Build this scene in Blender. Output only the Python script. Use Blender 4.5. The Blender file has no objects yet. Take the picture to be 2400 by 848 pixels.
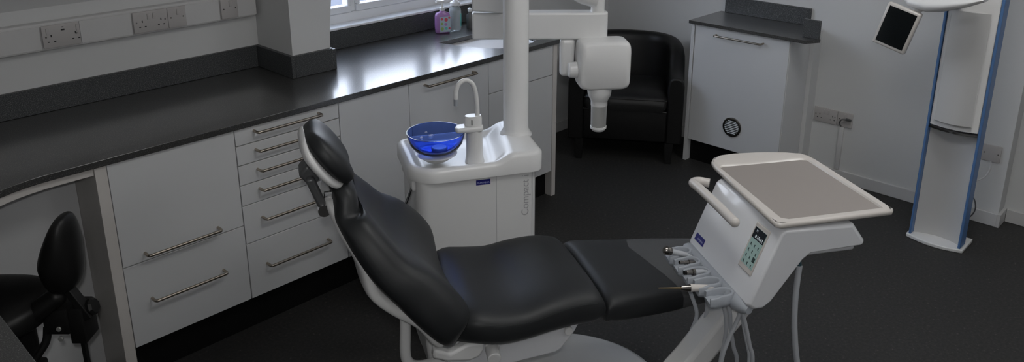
import bpy, bmesh, math, random
from mathutils import Vector, Matrix
random.seed(7)
C = bpy.context.scene.collection
PI = math.pi
V = Vector

# ---------------------------------------------------------------- materials
def mat(name, col, rough=.5, metal=0., spec=.5, coat=0., trans=0., ior=1.5, emit=None, es=0., alpha=1.,
        bump=None, speck=None, coatr=.06):
    m = bpy.data.materials.new(name); m.use_nodes = True
    nt = m.node_tree; b = nt.nodes['Principled BSDF']
    def s(k, v):
        if k in b.inputs: b.inputs[k].default_value = v
    s('Base Color', (*col, 1)); s('Roughness', rough); s('Metallic', metal); s('Specular IOR Level', spec)
    s('Coat Weight', coat); s('Coat Roughness', coatr); s('Transmission Weight', trans); s('IOR', ior); s('Alpha', alpha)
    if emit: s('Emission Color', (*emit, 1)); s('Emission Strength', es)
    tc = nt.nodes.new('ShaderNodeTexCoord')
    if speck:   # (scale, [(pos, colour) ...])  random coloured flecks
        n = nt.nodes.new('ShaderNodeTexNoise'); n.inputs['Scale'].default_value = speck[0]; n.inputs['Detail'].default_value = 3
        n.inputs['Roughness'].default_value = .7
        r = nt.nodes.new('ShaderNodeValToRGB'); r.color_ramp.interpolation = 'LINEAR'
        while len(r.color_ramp.elements) < len(speck[1]): r.color_ramp.elements.new(.5)
        for e, (p, c) in zip(r.color_ramp.elements, speck[1]): e.position = p; e.color = (*c, 1)
        nt.links.new(tc.outputs['Object'], n.inputs['Vector']); nt.links.new(n.outputs['Fac'], r.inputs['Fac'])
        nt.links.new(r.outputs['Color'], b.inputs['Base Color'])
    if bump:    # (scale, strength, distance)
        n = nt.nodes.new('ShaderNodeTexNoise'); n.inputs['Scale'].default_value = bump[0]; n.inputs['Detail'].default_value = 2
        k = nt.nodes.new('ShaderNodeBump'); k.inputs['Strength'].default_value = bump[1]; k.inputs['Distance'].default_value = bump[2]
        nt.links.new(tc.outputs['Object'], n.inputs['Vector']); nt.links.new(n.outputs['Fac'], k.inputs['Height'])
        nt.links.new(k.outputs['Normal'], b.inputs['Normal'])
    return m
M = {}
M['wall'] = mat('painted wall', (.645, .648, .645), .85, spec=.2, bump=(160, .12, .002))
M['ceil'] = mat('painted ceiling', (.66, .655, .64), .9, spec=.1)
M['gloss'] = mat('white cabinet laminate', (.625, .63, .635), .22, spec=.45)
M['edge'] = mat('cabinet edge', (.62, .59, .56), .4)
M['plastic'] = mat('white moulded plastic', (.75, .75, .745), .26, spec=.45)
M['satin'] = mat('satin white cover', (.60, .595, .585), .5, spec=.3)
M['plastic_dim'] = mat('pale grey moulded plastic', (.58, .58, .575), .3)
M['console'] = mat('cool white plastic', (.74, .75, .775), .22, coat=.2)
M['socket'] = mat('grey white socket plastic', (.47, .45, .44), .4)
M['trunk'] = mat('trunking plastic', (.6, .595, .59), .4)
M['hole'] = mat('socket hole', (.02, .02, .02), .6)
M['granite'] = mat('dark speckled stone', (.03, .03, .03), .34, spec=.8, coat=.9, coatr=.15, speck=(330, [(.38, (.016, .0165, .017)), (.48, (.025, .025, .0243)), (.58, (.046, .045, .043)), (.66, (.22, .22, .21))]))
M['granite_up'] = mat('upstand stone', (.05, .05, .05), .4, spec=.45, speck=(330, [(.38, (.020, .022, .024)), (.48, (.045, .048, .051)), (.58, (.085, .090, .094)), (.66, (.26, .26, .25))]))
M['floor'] = mat('flecked vinyl floor', (.02, .02, .02), .55, spec=.35, speck=(80, [(.36, (.023, .0235, .023)), (.5, (.031, .0305, .0295)), (.64, (.041, .039, .037)), (.71, (.12, .108, .095))]))
M['plinth'] = mat('black plinth', (.004, .004, .004), .6, spec=.2)
M['black'] = mat('black leather', (.006, .006, .006), .42, spec=.38, bump=(420, .25, .0006))
M['slate'] = mat('slate black upholstery', (.017, .0185, .020), .48, spec=.42, bump=(500, .18, .0005))
M['rubber'] = mat('matt black plastic', (.008, .008, .008), .5, spec=.35)
M['steel'] = mat('brushed nickel', (.42, .37, .31), .32, 1.)
M['chrome'] = mat('chrome', (.75, .75, .76), .08, 1.)
M['dchrome'] = mat('dark steel', (.25, .235, .22), .22, 1.)
M['alu'] = mat('brushed aluminium', (.62, .62, .60), .5, .75)
M['gold'] = mat('gold needle', (.85, .65, .35), .2, 1.)
M['blue'] = mat('blue anodised profile', (.10, .21, .44), .4, spec=.5)
M['bowl'] = mat('blue glass', (.20, .33, .93), .02, trans=1., ior=1.3)
M['badge'] = mat('deep blue badge', (.018, .02, .2), .3)
M['ink'] = mat('grey print', (.43, .43, .44), .5)
M['pale'] = mat('pale print', (.45, .48, .7), .5)
M['dark_ink'] = mat('dark print', (.03, .06, .06), .5)
M['grey'] = mat('light grey silicone', (.36, .385, .42), .45)
M['hose'] = mat('light grey hose', (.48, .5, .53), .4)
M['mid'] = mat('mid grey plastic', (.09, .092, .095), .35)
M['mat'] = mat('warm grey silicone mat', (.30, .27, .25), .5)
M['rim'] = mat('warm white tray plastic', (.62, .585, .55), .25)
M['film'] = mat('clear plastic film', (.5, .5, .51), .25, alpha=.13, spec=.6)
M['screen'] = mat('dark screen glass', (.006, .008, .009), .15, spec=.5)
M['lcd'] = mat('lit green grey display', (.2, .3, .28), .25, emit=(.30, .40, .38), es=.22)
M['lcd_dark'] = mat('lit display header', (.01, .015, .02), .25)
M['lcd_white'] = mat('lit display digits', (.5, .5, .5), .4, emit=(.7, .8, .85), es=.35)
M['pvc'] = mat('white window frame', (.86, .87, .89), .3)
M['glass'] = mat('window glass', (1, 1, 1), .0, trans=1., ior=1.02)
M['pink'] = mat('violet soap', (.40, .20, .48), .25, coat=.3)
M['clear'] = mat('clear plastic bottle', (.86, .93, .95), .08, trans=.7, ior=1.15)
M['label_c'] = mat('soap label', (.42, .52, .6), .4)
M['red'] = mat('red print', (.6, .08, .12), .4)
M['green'] = mat('green print', (.3, .45, .12), .4)
M['teal'] = mat('teal print', (.12, .5, .48), .4)
M['roof'] = mat('flat roof membrane', (.17, .185, .215), .8, bump=(3, .2, .05))
M['facade'] = mat('pale render', (.2, .21, .24), .8)
M['lamp'] = mat('lamp diffuser', (.9, .9, .9), .5, emit=(1., .995, .985), es=7.4)

# ---------------------------------------------------------------- frames (a thing's own axes)
class Frame:
    def __init__(s, deg, ox, oy):
        a = math.radians(deg); s.a = a
        s.u = V((math.cos(a), math.sin(a), 0)); s.v = V((-math.sin(a), math.cos(a), 0)); s.o = V((ox, oy, 0))
    def w(s, u, v, z): return s.o + s.u * u + s.v * v + V((0, 0, z))
WORLD = Frame(0, 0, 0)

def tag(o, label=None, cat=None, group=None, kind=None):
    if label: o['label'] = label
    if cat: o['category'] = cat
    if group: o['group'] = group
    if kind: o['kind'] = kind
    return o
def thing(name, label, cat, fr, u, v, z, group=None):
    o = bpy.data.objects.new(name, None); C.objects.link(o)
    o.location = fr.w(u, v, z); o.rotation_euler = (0, 0, fr.a); o.empty_display_size = .05
    o['_u'] = u; o['_v'] = v; o['_z'] = z
    return tag(o, label, cat, group)

# ---------------------------------------------------------------- mesh builder
def catmull(P, n=8):
    P = [V(p) for p in P]
    if len(P) < 3: return P
    Q = [P[0] * 2 - P[1]] + P + [P[-1] * 2 - P[-2]]; out = []
    for i in range(1, len(Q) - 2):
        a, b, c, d = Q[i - 1:i + 3]
        for k in range(n):
            t = k / n
            out.append(.5 * ((2 * b) + (c - a) * t + (2 * a - 5 * b + 4 * c - d) * t * t + (3 * b - a - 3 * c + d) * t ** 3))
    out.append(P[-1]); return out

class MB:
    def __init__(s): s.bm = bmesh.new(); s.mi = 0
    def _f(s, vs):
        try: f = s.bm.faces.new(vs); f.material_index = s.mi; return f
        except ValueError: return None
    def box(s, x0, x1, y0, y1, z0, z1, bev=0, seg=2, mx=None):
        vs = [s.bm.verts.new(V((x, y, z))) for x in (x0, x1) for y in (y0, y1) for z in (z0, z1)]
        fs = [s._f([vs[i] for i in q]) for q in ((0, 1, 3, 2), (4, 6, 7, 5), (0, 4, 5, 1), (2, 3, 7, 6), (0, 2, 6, 4), (1, 5, 7, 3))]
        if bev:
            es = list({e for f in fs for e in f.edges})
            r = bmesh.ops.bevel(s.bm, geom=es, offset=bev, segments=seg, affect='EDGES', profile=.5, clamp_overlap=True)
            for f in r['faces']: f.material_index = s.mi
            vs = list({v for f in r['faces'] for v in f.verts} | {v for v in vs if v.is_valid})
        if mx: bmesh.ops.transform(s.bm, matrix=mx, verts=[v for v in vs if v.is_valid])
        return s
    def loft(s, rings, cap=True, closed=True):
        R = [[s.bm.verts.new(V(p)) for p in r] for r in rings]; n = len(R[0])
        for a, b in zip(R, R[1:]):
            for i in range(n if closed else n - 1):
                s._f([a[i], a[(i + 1) % n], b[(i + 1) % n], b[i]])
        if cap: s._f(R[0][::-1]); s._f(R[-1])
        return s
    def cyl(s, p0, p1, r0, r1=None, n=20, cap=True):
        return s.tube([p0, p1], r0, n, smooth=False, r1=r1, cap=cap)
    def tube(s, P, r, n=12, smooth=True, r1=None, cap=True, flat=1., k=8):
        P = catmull(P, k) if smooth else [V(p) for p in P]
        rr = r if isinstance(r, (list, tuple)) else None
        up = None; rings = []
        for i, p in enumerate(P):
            t = (P[min(i + 1, len(P) - 1)] - P[max(i - 1, 0)]).normalized()
            if up is None: up = V((0, 0, 1)) if abs(t.z) < .9 else V((1, 0, 0))
            a = t.cross(up)
            if a.length < 1e-5: a = t.orthogonal()
            a.normalize(); b = a.cross(t).normalized(); up = b
            f = i / (len(P) - 1)
            if rr: j = f * (len(rr) - 1); q = min(int(j), len(rr) - 2); rad = rr[q] + (rr[q + 1] - rr[q]) * (j - q)
            else: rad = r + ((r1 if r1 is not None else r) - r) * f
            rings.append([p + (a * math.cos(2 * PI * m / n) + b * math.sin(2 * PI * m / n) * flat) * rad for m in range(n)])
        return s.loft(rings, cap)
    def lathe(s, prof, cx, cy, n=32, cap=True, a0=0., sx=1., sy=1.):
        rings = [[V((cx + sx * r * math.cos(2 * PI * m / n + a0), cy + sy * r * math.sin(2 * PI * m / n + a0), z)) for m in range(n)] for r, z in prof]
        return s.loft(rings, cap)
    def axis_lathe(s, prof, p0, d, n=20):   # prof (r, t) along direction d
        p0 = V(p0); d = V(d).normalized(); a = d.orthogonal().normalized(); b = d.cross(a)
        return s.loft([[p0 + d * t + (a * math.cos(2 * PI * m / n) + b * math.sin(2 * PI * m / n)) * r for m in range(n)] for r, t in prof])
    def prism(s, poly, fn, a, b):   # poly 2D points; fn(p, q, t) -> 3D ; extruded t from a to b
        return s.loft([[V(fn(p, q, a)) for p, q in poly], [V(fn(p, q, b)) for p, q in poly]])
    def sphere(s, c, r, sx=1, sy=1, sz=1, n=20, m=12):
        c = V(c)
        return s.loft([[c + V((r * sx * math.sin(PI * (j + .001) / (m + .002)) * math.cos(2 * PI * i / n), r * sy * math.sin(PI * (j + .001) / (m + .002)) * math.sin(2 * PI * i / n), r * sz * math.cos(PI * (j + .001) / (m + .002)))) for i in range(n)] for j in range(m + 1)])
    def build(s, name, mats, parent=None, bev=0, seg=3, sub=0, smooth=35, solid=0, fr=None, base=None):
        bm = s.bm
        bmesh.ops.recalc_face_normals(bm, faces=bm.faces)
        me = bpy.data.meshes.new(name); o = bpy.data.objects.new(name, me)
        root = parent
        while root is not None and root.parent is not None: root = root.parent
        off = V((0, 0, 0))
        if root is not None and '_u' in root: off = V((root['_u'], root['_v'], root['_z']))
        if base is not None: off = V(base)
        bmesh.ops.translate(bm, verts=bm.verts, vec=-off)
        bm.to_mesh(me); bm.free()
        for m in (mats if isinstance(mats, (list, tuple)) else [mats]): me.materials.append(m)
        me.shade_smooth()
        if smooth < 180: me.set_sharp_from_angle(angle=math.radians(smooth))
        C.objects.link(o)
        if parent is not None: o.parent = parent
        elif base is not None:
            f = fr or WORLD; o.location = f.w(*base); o.rotation_euler = (0, 0, f.a)
        if solid:
            k = o.modifiers.new('solid', 'SOLIDIFY'); k.thickness = solid; k.offset = -1
        if bev:
            k = o.modifiers.new('bevel', 'BEVEL'); k.width = bev; k.segments = seg; k.limit_method = 'ANGLE'; k.angle_limit = math.radians(35)
            k.harden_normals = False
        if sub:
            k = o.modifiers.new('sub', 'SUBSURF'); k.levels = sub; k.render_levels = sub
        return o
def struct(o): o['kind'] = 'structure'; return o
def text(name, body, size, m, parent, loc, rot, align='CENTER', ext=.0003):
    cu = bpy.data.curves.new(name, 'FONT'); cu.body = body; cu.size = size; cu.extrude = ext; cu.align_x = align; cu.align_y = 'CENTER'
    cu.materials.append(m); o = bpy.data.objects.new(name, cu); C.objects.link(o)
    root = parent
    while root.parent is not None: root = root.parent
    me = bpy.data.meshes.new_from_object(o); bpy.data.objects.remove(o); o = bpy.data.objects.new(name, me); C.objects.link(o)
    o.parent = parent; o.location = V(loc) - V((root['_u'], root['_v'], root['_z'])); o.rotation_euler = rot
    return o
def superring(cx, hw, zt, zb, n, fn, e=2.6, top=None):
    """rounded-rect ring in a (lateral, normal) plane; fn maps (lateral, height) to 3D; top(l) adds to the upper face"""
    out = []; zc = (zt + zb) / 2; hh = (zt - zb) / 2
    for i in range(n):
        a = 2 * PI * i / n; c, s_ = math.cos(a), math.sin(a)
        l = math.copysign(abs(c) ** (2 / e), c); h = math.copysign(abs(s_) ** (2 / e), s_)
        z = zc + hh * h
        if top and h > 0: z += top(l) * h
        out.append(fn(cx + hw * l, z))
    return out

# ================================================================ THE ROOM
XL, XR, YF, YB, ZC = -.29, 4.43, -1.6, 3.38, 2.5
b = MB(); b.box(XL - .1, XR + .3, YF - .1, YB + .1, -.1, 0); struct(b.build('floor', M['floor']))
b = MB(); b.box(XL - .1, XR + .3, YF - .1, YB + .1, ZC, ZC + .1); struct(b.build('ceiling', M['ceil']))
WX0, WX1, WZ0, WZ1 = 2.0, 3.45, .985, 2.15
b = MB()
b.box(XL - .1, WX0, YB, YB + .22, 0, ZC); b.box(WX1, XR + .3, YB, YB + .22, 0, ZC)
b.box(WX0, WX1, YB, YB + .22, 0, WZ0); b.box(WX0, WX1, YB, YB + .22, WZ1, ZC)
struct(b.build('wall_back', M['wall']))
b = MB(); b.box(XR, XR + .3, .855, YB, 0, ZC); b.box(XR + .105, XR + .3, YF, .8549, 0, ZC)
struct(b.build('wall_right', M['wall']))
b = MB(); b.box(XL - .1, XL, YF, YB, 0, ZC); struct(b.build('wall_left', M['wall']))
b = MB(); b.box(XL - .1, XR + .3, YF - .1, YF, 0, ZC); struct(b.build('wall_front', M['wall']))
# sloping soffit over the worktop, left of the pillar
b = MB(); b.prism([(3.38, 1.290), (3.38, 2.5), (2.55, 2.5)], lambda p, q, t: (t, p, q), XL, 1.80)
struct(b.build('trim_soffit', M['wall']))
# boxed pillar between the worktop runs, its right cheek curving towards the window
b = MB()
pts = [(.89, 2.0), (1.02, 2.0), (1.10, 2.006), (1.2, 2.02), (1.4, 2.05), (2.5, 2.13)]
b.loft([[(1.806, 3.088, z), (x, 3.088, z), (x, YB, z), (1.806, YB, z)] for z, x in pts])
struct(b.build('trim_pillar', M['wall']))
# skirtings
def skirt(name, poly, z=.07, dep=.014):
    b = MB()
    for (x0, y0), (x1, y1), (nx, ny) in poly:
        xs = sorted((x0, x1 + nx * dep)) if x0 == x1 else sorted((x0, x1)); ys = sorted((y0, y1 + ny * dep)) if y0 == y1 else sorted((y0, y1))
        if x0 == x1: xs = sorted((x0, x0 + nx * dep))
        else: ys = sorted((y0, y0 + ny * dep))
        b.box(xs[0], xs[1], ys[0], ys[1], 0, z)
    return struct(b.build(name, M['trunk'], bev=.003))
skirt('baseboard_right', [((XR, .855), (XR, YB), (-1, 0)), ((XR + .105, YF), (XR + .105, .84), (-1, 0))])
skirt('baseboard_back', [((3.17, YB), (XR, YB), (0, -1))])
b = MB(); b.box(XR - .014, XR + .105, .841, .855, 0, .07); struct(b.build('trim_corner', M['trunk']))

# window
w = bpy.data.objects.new('window_1', None); C.objects.link(w); w.location = (WX0, YB, WZ0); w['_u'] = WX0; w['_v'] = YB; w['_z'] = WZ0
tag(w, 'white framed window above the dark worktop upstand', 'window', kind='structure')
fy0, fy1 = YB + .07, YB + .13
b = MB()
b.box(WX0, WX1, fy0, fy1, WZ0, WZ0 + .06); b.box(WX0, WX1, fy0, fy1, WZ1 - .06, WZ1)
b.box(WX0, WX0 + .05, fy0, fy1, WZ0 + .0605, WZ1 - .0605); b.box(WX1 - .05, WX1, fy0, fy1, WZ0 + .0605, WZ1 - .0605)
for x in (2.385, 2.845): b.box(x - .016, x + .016, fy0 + .001, fy1 - .001, WZ0 + .0605, WZ1 - .0605)
b.build('window_frame', M['pvc'], w, bev=.006)
for x0, x1 in ((WX0 + .05, 2.369), (2.401, 2.829), (2.861, WX1 - .05)):
    b = MB(); a0, a1, z0, z1 = x0 + .0006, x1 - .0006, WZ0 + .0612, WZ1 - .0612
    b.box(a0, a1, fy0 - .012, fy1 - .02, z0, z0 + .035); b.box(a0, a1, fy0 - .012, fy1 - .02, z1 - .035, z1)
    b.box(a0, a0 + .022, fy0 - .012, fy1 - .02, z0 + .0352, z1 - .0352); b.box(a1 - .022, a1, fy0 - .012, fy1 - .02, z0 + .0352, z1 - .0352)
    if x0 > 2.4 and x0 < 2.9: b.box(a0 + .0205, a1 - .0205, fy0 + .004, fy0 + .016, z0 + .060, z0 + .080)
    sash = b.build('sash', M['pvc'], w, bev=.005)
    b = MB(); b.box(a0 + .0205, a1 - .0205, fy0 + .02, fy0 + .026, z0 + .034, z1 - .034); b.build('pane', M['glass'], sash)
b = MB(); b.box(WX0 + .001, WX1 - .001, YB - .017, fy0 - .0005, WZ0 + .0005, WZ0 + .014); b.build('window_sill', M['pvc'], w, bev=.004)
# what stands outside: a flat roof and a pale building beyond it
b = MB(); b.box(-8, 14, 3.62, 9.5, -.9, -.8); tag(b.build('flat_roof', M['roof'], base=(3, 3.62, -.9)), 'pale flat roof seen through the window', 'roof')
hs = thing('building', 'pale building beyond the flat roof outside the window', 'building', WORLD, 4, 9.6, -1)
b = MB(); b.box(-6, 14, 9.6, 12, -1, .9); b.build('wall', M['facade'], hs)
for i in range(6):
    b = MB(); b.box(-3 + i * 2.4, -1.8 + i * 2.4, 9.55, 9.62, -.2, .5); b.build('window', M['roof'], hs)

# ================================================================ CABINETS ALONG THE BACK WALL
FY = 2.727
def handle(parent, x0, x1, z, y=FY, so=.034, r=.0055, axis='x', xw=0):
    b = MB()
    P = [(x0, y, z), (x0, y - so * .75, z), (x0 + .004, y - so, z), (x0 + .014, y - so, z), (x1 - .014, y - so, z), (x1 - .004, y - so, z), (x1, y - so * .75, z), (x1, y, z)]
    if axis == 'y': P = [(xw + (q - y), p, zz) for p, q, zz in P]
    b.tube(P, r, 10, smooth=False)
    return b.build('handle', M['steel'], parent, smooth=60)
def carcass(parent, x0, x1, z0=.15, z1=.86):
    b = MB(); b.box(x0 + .001, x1 - .001, FY + .0195, YB - .06, z0, z1); return b.build('carcass', M['edge'], parent)
def front(parent, name, x0, x1, z0, z1, g=.0018):
    b = MB(); b.box(x0 + g, x1 - g, FY, FY + .018, z0 + g, z1 - g); return b.build(name, M['gloss'], parent, bev=.0012, seg=1)
G = 'white gloss base cabinets under the long worktop'
c = thing('base_cabinet', 'white base cabinet with a tall upper front over one deep drawer', 'cabinet', WORLD, .867, FY, .15, G)
carcass(c, .867, 1.325)
d = front(c, 'door', .867, 1.325, .472, .865); handle(d, .948, 1.221, .503)
d = front(c, 'drawer', .867, 1.325, .15, .472); handle(d, .949, 1.223, .322)
c = thing('drawer_cabinet', 'white cabinet with a stack of six drawers and bar handles', 'cabinet', WORLD, 1.325, FY, .15, G)
carcass(c, 1.325, 1.786)
zs = [.865, .796, .717, .636, .551, .39, .15]; hz = [.842, .766, .685, .604, .482, .278]
for i in range(6):
    d = front(c, 'drawer', 1.325, 1.786, zs[i + 1], zs[i]); handle(d, 1.404, 1.688, hz[i])
c = thing('base_cabinet', 'plain white base cabinet without a handle, behind the headrest', 'cabinet', WORLD, 1.786, FY, .15, G)
carcass(c, 1.786, 2.154); front(c, 'door', 1.786, 2.154, .15, .865)
c = thing('base_cabinet', 'white base cabinet with one bar handle, behind the blue bowl', 'cabinet', WORLD, 2.154, FY, .15, G)
carcass(c, 2.154, 2.645); d = front(c, 'door', 2.154, 2.645, .15, .865); handle(d, 2.243, 2.54, .837)
c = thing('base_cabinet', 'white two-front cabinet at the right end of the worktop, behind the column', 'cabinet', WORLD, 2.645, FY, .15, G)
carcass(c, 2.645, 3.118); front(c, 'drawer', 2.645, 3.118, .70, .865); front(c, 'door', 2.645, 3.118, .15, .70)
for x0, x1, lb in ((.828, .866, 'white end panel beside the knee space, left of the base cabinets'), (3.119, 3.15, 'white end panel closing the right end of the worktop run')):
    b = MB(); b.box(x0, x1, FY - .001, YB - .04, 0, .864)
    tag(b.build('end_panel', M['edge'], bev=.001, seg=1, base=((x0 + x1) / 2, FY, 0)), lb, 'panel')
b = MB(); b.box(.867, 3.118, FY + .045, FY + .06, 0, .149)
tag(b.build('plinth', M['plinth'], base=(2, FY + .045, 0)), 'black recessed plinth under the white base cabinets', 'plinth')
b = MB(); b.box(XL, .827, 2.947, 2.965, 0, .862)
tag(b.build('back_panel', M['gloss'], base=(.3, 2.947, 0)), 'glossy white panel at the back of the knee space behind the stool', 'panel')

# worktop: L shaped with a curved inner corner and a hole for the basin
SF = 2.712; LX = .345
inner = []
for i in range(15):
    a = PI / 2 * i / 14; inner.append((LX + .36 * (1 - math.cos(a)) , SF - .30 + .30 * math.sin(a)))
hole = [(2.66, 3.112), (3.10, 3.112), (3.10, 2.86), (3.07, 2.80), (3.0, 2.765), (2.9, 2.76), (2.8, 2.80), (2.735, 2.88), (2.69, 2.99)]
def slab(zt, zb):
    bm = bmesh.new()
    out = [(XL, YB - .001), (XL, .6), (LX, .6)] + inner + [(3.165, SF), (3.165, YB - .001)]
    def face(z):
        ov = [bm.verts.new((x, y, z)) for x, y in out]; hv = [bm.verts.new((x, y, z)) for x, y in hole]
        es = [bm.edges.new((ov[i], ov[(i + 1) % len(ov)])) for i in range(len(ov))] + [bm.edges.new((hv[i], hv[(i + 1) % len(hv)])) for i in range(len(hv))]
        bmesh.ops.triangle_fill(bm, edges=es, use_beauty=True)
        return ov, hv
    a, ah = face(zt); c_, ch = face(zb)
    for p, q in ((a, c_), (ah, ch)):
        for i in range(len(p)): bm.faces.new((p[i], p[(i + 1) % len(p)], q[(i + 1) % len(p)], q[i]))
    return bm
mb = MB(); mb.bm.free(); mb.bm = slab(.89, .866)
wt = mb.build('worktop', M['granite'], bev=.002, seg=2, smooth=20, base=(1.6, 3.0, .866))
tag(wt, 'long dark speckled worktop turning a curved corner, on the white cabinets', 'worktop')
# pale underside rail following the curved edge in the knee space
b = MB()
rail = [(x + .012, y + .022) if i > 6 else (x - .0 , y + .02) for i, (x, y) in enumerate(inner)]
b.loft([[(x - .02, y, .864), (x, y, .864), (x, y, .835), (x - .02, y, .835)] for x, y in rail[:8]] + [[(x, y + .02, .864), (x, y, .864), (x, y, .835), (x, y + .02, .835)] for x, y in rail[8:] + [(.827, SF + .022)]])
tag(b.build('edge_rail', M['edge'], base=(.6, SF, .835)), 'pale curved rail under the worktop edge above the stool', 'rail')
# upstands
def upst(lb, segs, m=None):
    b = MB()
    for x0, x1, y0, y1, z0, z1 in segs: b.box(x0, x1, y0, y1, z0, z1)
    o = b.build('upstand', m or M['granite_up'], bev=.0015, seg=1, base=(segs[0][0], segs[0][2], segs[0][4])); return tag(o, lb, 'upstand', None)
upst('dark stone upstand along the wall left of the pillar', [(XL, 1.788, 3.362, YB, .8905, .99)])
upst('dark stone upstand wrapped round the foot of the white pillar', [(1.788, 1.806, 3.07, YB, .8905, .99), (1.8061, 2.0, 3.07, 3.088, .8905, .99), (2.0001, 2.018, 3.07, YB, .8905, .985)])
upst('dark stone upstand below the window behind the bottles', [(2.0185, 3.165, 3.362, YB, .8905, .984)])

# hand basin
bs = thing('hand_basin', 'white basin set into the worktop behind the column', 'basin', WORLD, 2.88, 2.95, .72)
b = MB(); cx, cy = 2.89, 2.95
rings = []
for s_, z in ((1.0, .8655), (.97, .84), (.93, .79), (.8, .745), (.4, .735), (.06, .733)):
    rings.append([(cx + (x - cx) * s_, cy + (y - cy) * s_, z) for x, y in hole])
b.loft(rings, cap=False)
b.build('basin_bowl', M['plastic'], bs, smooth=60, solid=.006)
b = MB(); b.lathe([(.02, .737), (.022, .741), (.0, .742)], 2.89, 2.95, 20); b.build('waste', M['chrome'], bs)

# bottles by the window
sb = thing('soap_bottle', 'violet pump soap bottle with a colourful fruit label', 'bottle', WORLD, 2.805, 3.25, .8905)
def oval(cx, cy, a, bb, z, n=28, e=3.):
    return [(cx + a * math.copysign(abs(math.cos(t)) ** (2 / e), math.cos(t)), cy + bb * math.copysign(abs(math.sin(t)) ** (2 / e), math.sin(t)), z) for t in [2 * PI * i / n for i in range(n)]]
def local_rot(o, deg, piv): o.rotation_euler.z += math.radians(deg)
b = MB(); ox, oy = 2.815, 3.26
for r in [0]:
    b.loft([oval(ox, oy, a, bb, z) for a, bb, z in ((.036, .018, .8905), (.041, .022, .897), (.042, .023, .93), (.041, .022, .985), (.036, .019, .999), (.014, .012, 1.006), (.013, .012, 1.012))])
b.build('bottle_body', M['pink'], sb, smooth=60)
b = MB(); b.lathe([(.014, 1.0125), (.014, 1.03), (.006, 1.032), (.006, 1.055)], ox, oy, 18); b.box(ox - .035, ox + .012, oy - .009, oy + .009, 1.055, 1.067, .003)
b.build('pump', M['plastic'], sb)
b = MB(); b.box(ox - .024, ox + .037, oy - .0245, oy - .0232, .899, .982, 0)
lab = b.build('label', M['label_c'], sb)
for x, z, r, mm in ((-.012, .97, .007, 'red'), (.012, .965, .010, 'red'), (.03, .975, .006, 'red'), (-.012, .945, .007, 'green'), (.010, .94, .008, 'pink'), (-.011, .917, .009, 'green'), (.012, .918, .008, 'teal'), (.03, .917, .006, 'red')):
    b = MB(); b.axis_lathe([(r, 0), (r, .0006)], (ox + x, oy - .0245, z), (0, -1, 0), 14); b.build('print', M[mm], lab)
sb.rotation_euler.z = math.radians(-20)
cb = thing('dispenser_bottle', 'clear cylindrical dispenser bottle with a teal label beside the violet soap', 'bottle', WORLD, 2.895, 3.24, .8905)
b = MB(); ox, oy = 2.905, 3.25
b.lathe([(.026, .8905), (.032, .896), (.033, .93), (.033, 1.0), (.030, 1.012), (.016, 1.02), (.015, 1.026)], ox, oy); b.build('bottle_body', M['clear'], cb, smooth=60)
b = MB(); b.lathe([(.017, 1.0265), (.026, 1.03), (.027, 1.045), (.012, 1.055), (.006, 1.06), (.006, 1.075)], ox, oy); b.box(ox - .03, ox + .01, oy - .008, oy + .008, 1.075, 1.085, .003); b.build('pump', M['plastic'], cb, smooth=40)
b = MB()
b.loft([[(ox + .0335 * math.cos(a), oy + .0335 * math.sin(a), z) for z in (.915, .985)] for a in [math.radians(-75 + 7 * i) for i in range(12)]], cap=False, closed=False); b.build('label', M['teal'], cb, solid=.0005)
tb = thing('small_bottle', 'slim dark bottle with a white cap, beside the clear dispenser', 'bottle', WORLD, 2.985, 3.22, .8905)
b = MB(); b.lathe([(.018, .8905), (.02, .895), (.02, .965), (.009, .975), (.009, .985)], 2.99, 3.225, 20); b.build('bottle_body', M['mid'], tb, smooth=50)
b = MB(); b.lathe([(.012, .986), (.012, 1.0), (.005, 1.005)], 2.99, 3.225, 16); b.build('cap', M['plastic'], tb)

# trunking on the wall and its plates
t_ = thing('wall_trunking', 'white dado trunking along the wall above the worktop', 'trunking', WORLD, .8, 3.33, 1.13)
b = MB(); b.box(XL, 1.787, 3.335, YB, 1.134, 1.240); b.build('channel', M['trunk'], t_, bev=.006)
for x0, x1 in ((XL, .905), (1.044, 1.241), (1.462, 1.614), (1.697, 1.787)):
    b = MB(); b.box(x0 + .0008, x1 - .0008, 3.331, 3.336, 1.142, 1.229); b.build('cover_strip', M['trunk'], t_, bev=.0008, seg=1)

def plate_on(fr, u0, v, z0, w_, label, kind, thick=.009, n=(0, -1)):
    """socket plate in a frame whose front faces -v"""
    t = thing('switched_socket' if kind != 'blank' and kind != 'spur' else 'connection_unit', label, 'socket', fr, u0 + w_ / 2, v, z0, None)
    b = MB(); b.box(u0, u0 + w_, v - thick, v, z0, z0 + .086, .003); b.build('plate', M['socket'], t)
    def dot(du, dz, wx, wz, dep=.0008):
        b = MB(); b.box(u0 + du - wx / 2, u0 + du + wx / 2, v - thick - dep, v - thick + .002, z0 + dz - wz / 2, z0 + dz + wz / 2); b.build('socket_hole', M['hole'], t)
    if kind in ('twin', 'usb'):
        for cx in ((.035, .111) if kind == 'twin' else (.03, .116)):
            dot(cx, .046, .004, .009); dot(cx - .011, .024, .007, .004); dot(cx + .011, .024, .007, .004)
    if kind == 'usb': dot(.073, .064, .013, .006); dot(.073, .074, .008, .003)
    for cx in ((.012, w_ - .012)):
        b = MB(); b.axis_lathe([(.0032, 0), (.0028, .001)], (u0 + cx, v - thick + .0002, z0 + .043), (0, -1, 0), 12); b.build('screw', M['dchrome'], t)
    for cx in {'twin': (.062, .084), 'usb': (.02, .126), 'spur': (.043,), 'blank': ()}[kind]:
        b = MB(); b.box(u0 + cx - .006, u0 + cx + .006, v - thick - .004, v - thick + .001, z0 + .052, z0 + .076, .001); b.build('switch', M['socket'], t)
    return t
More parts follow.
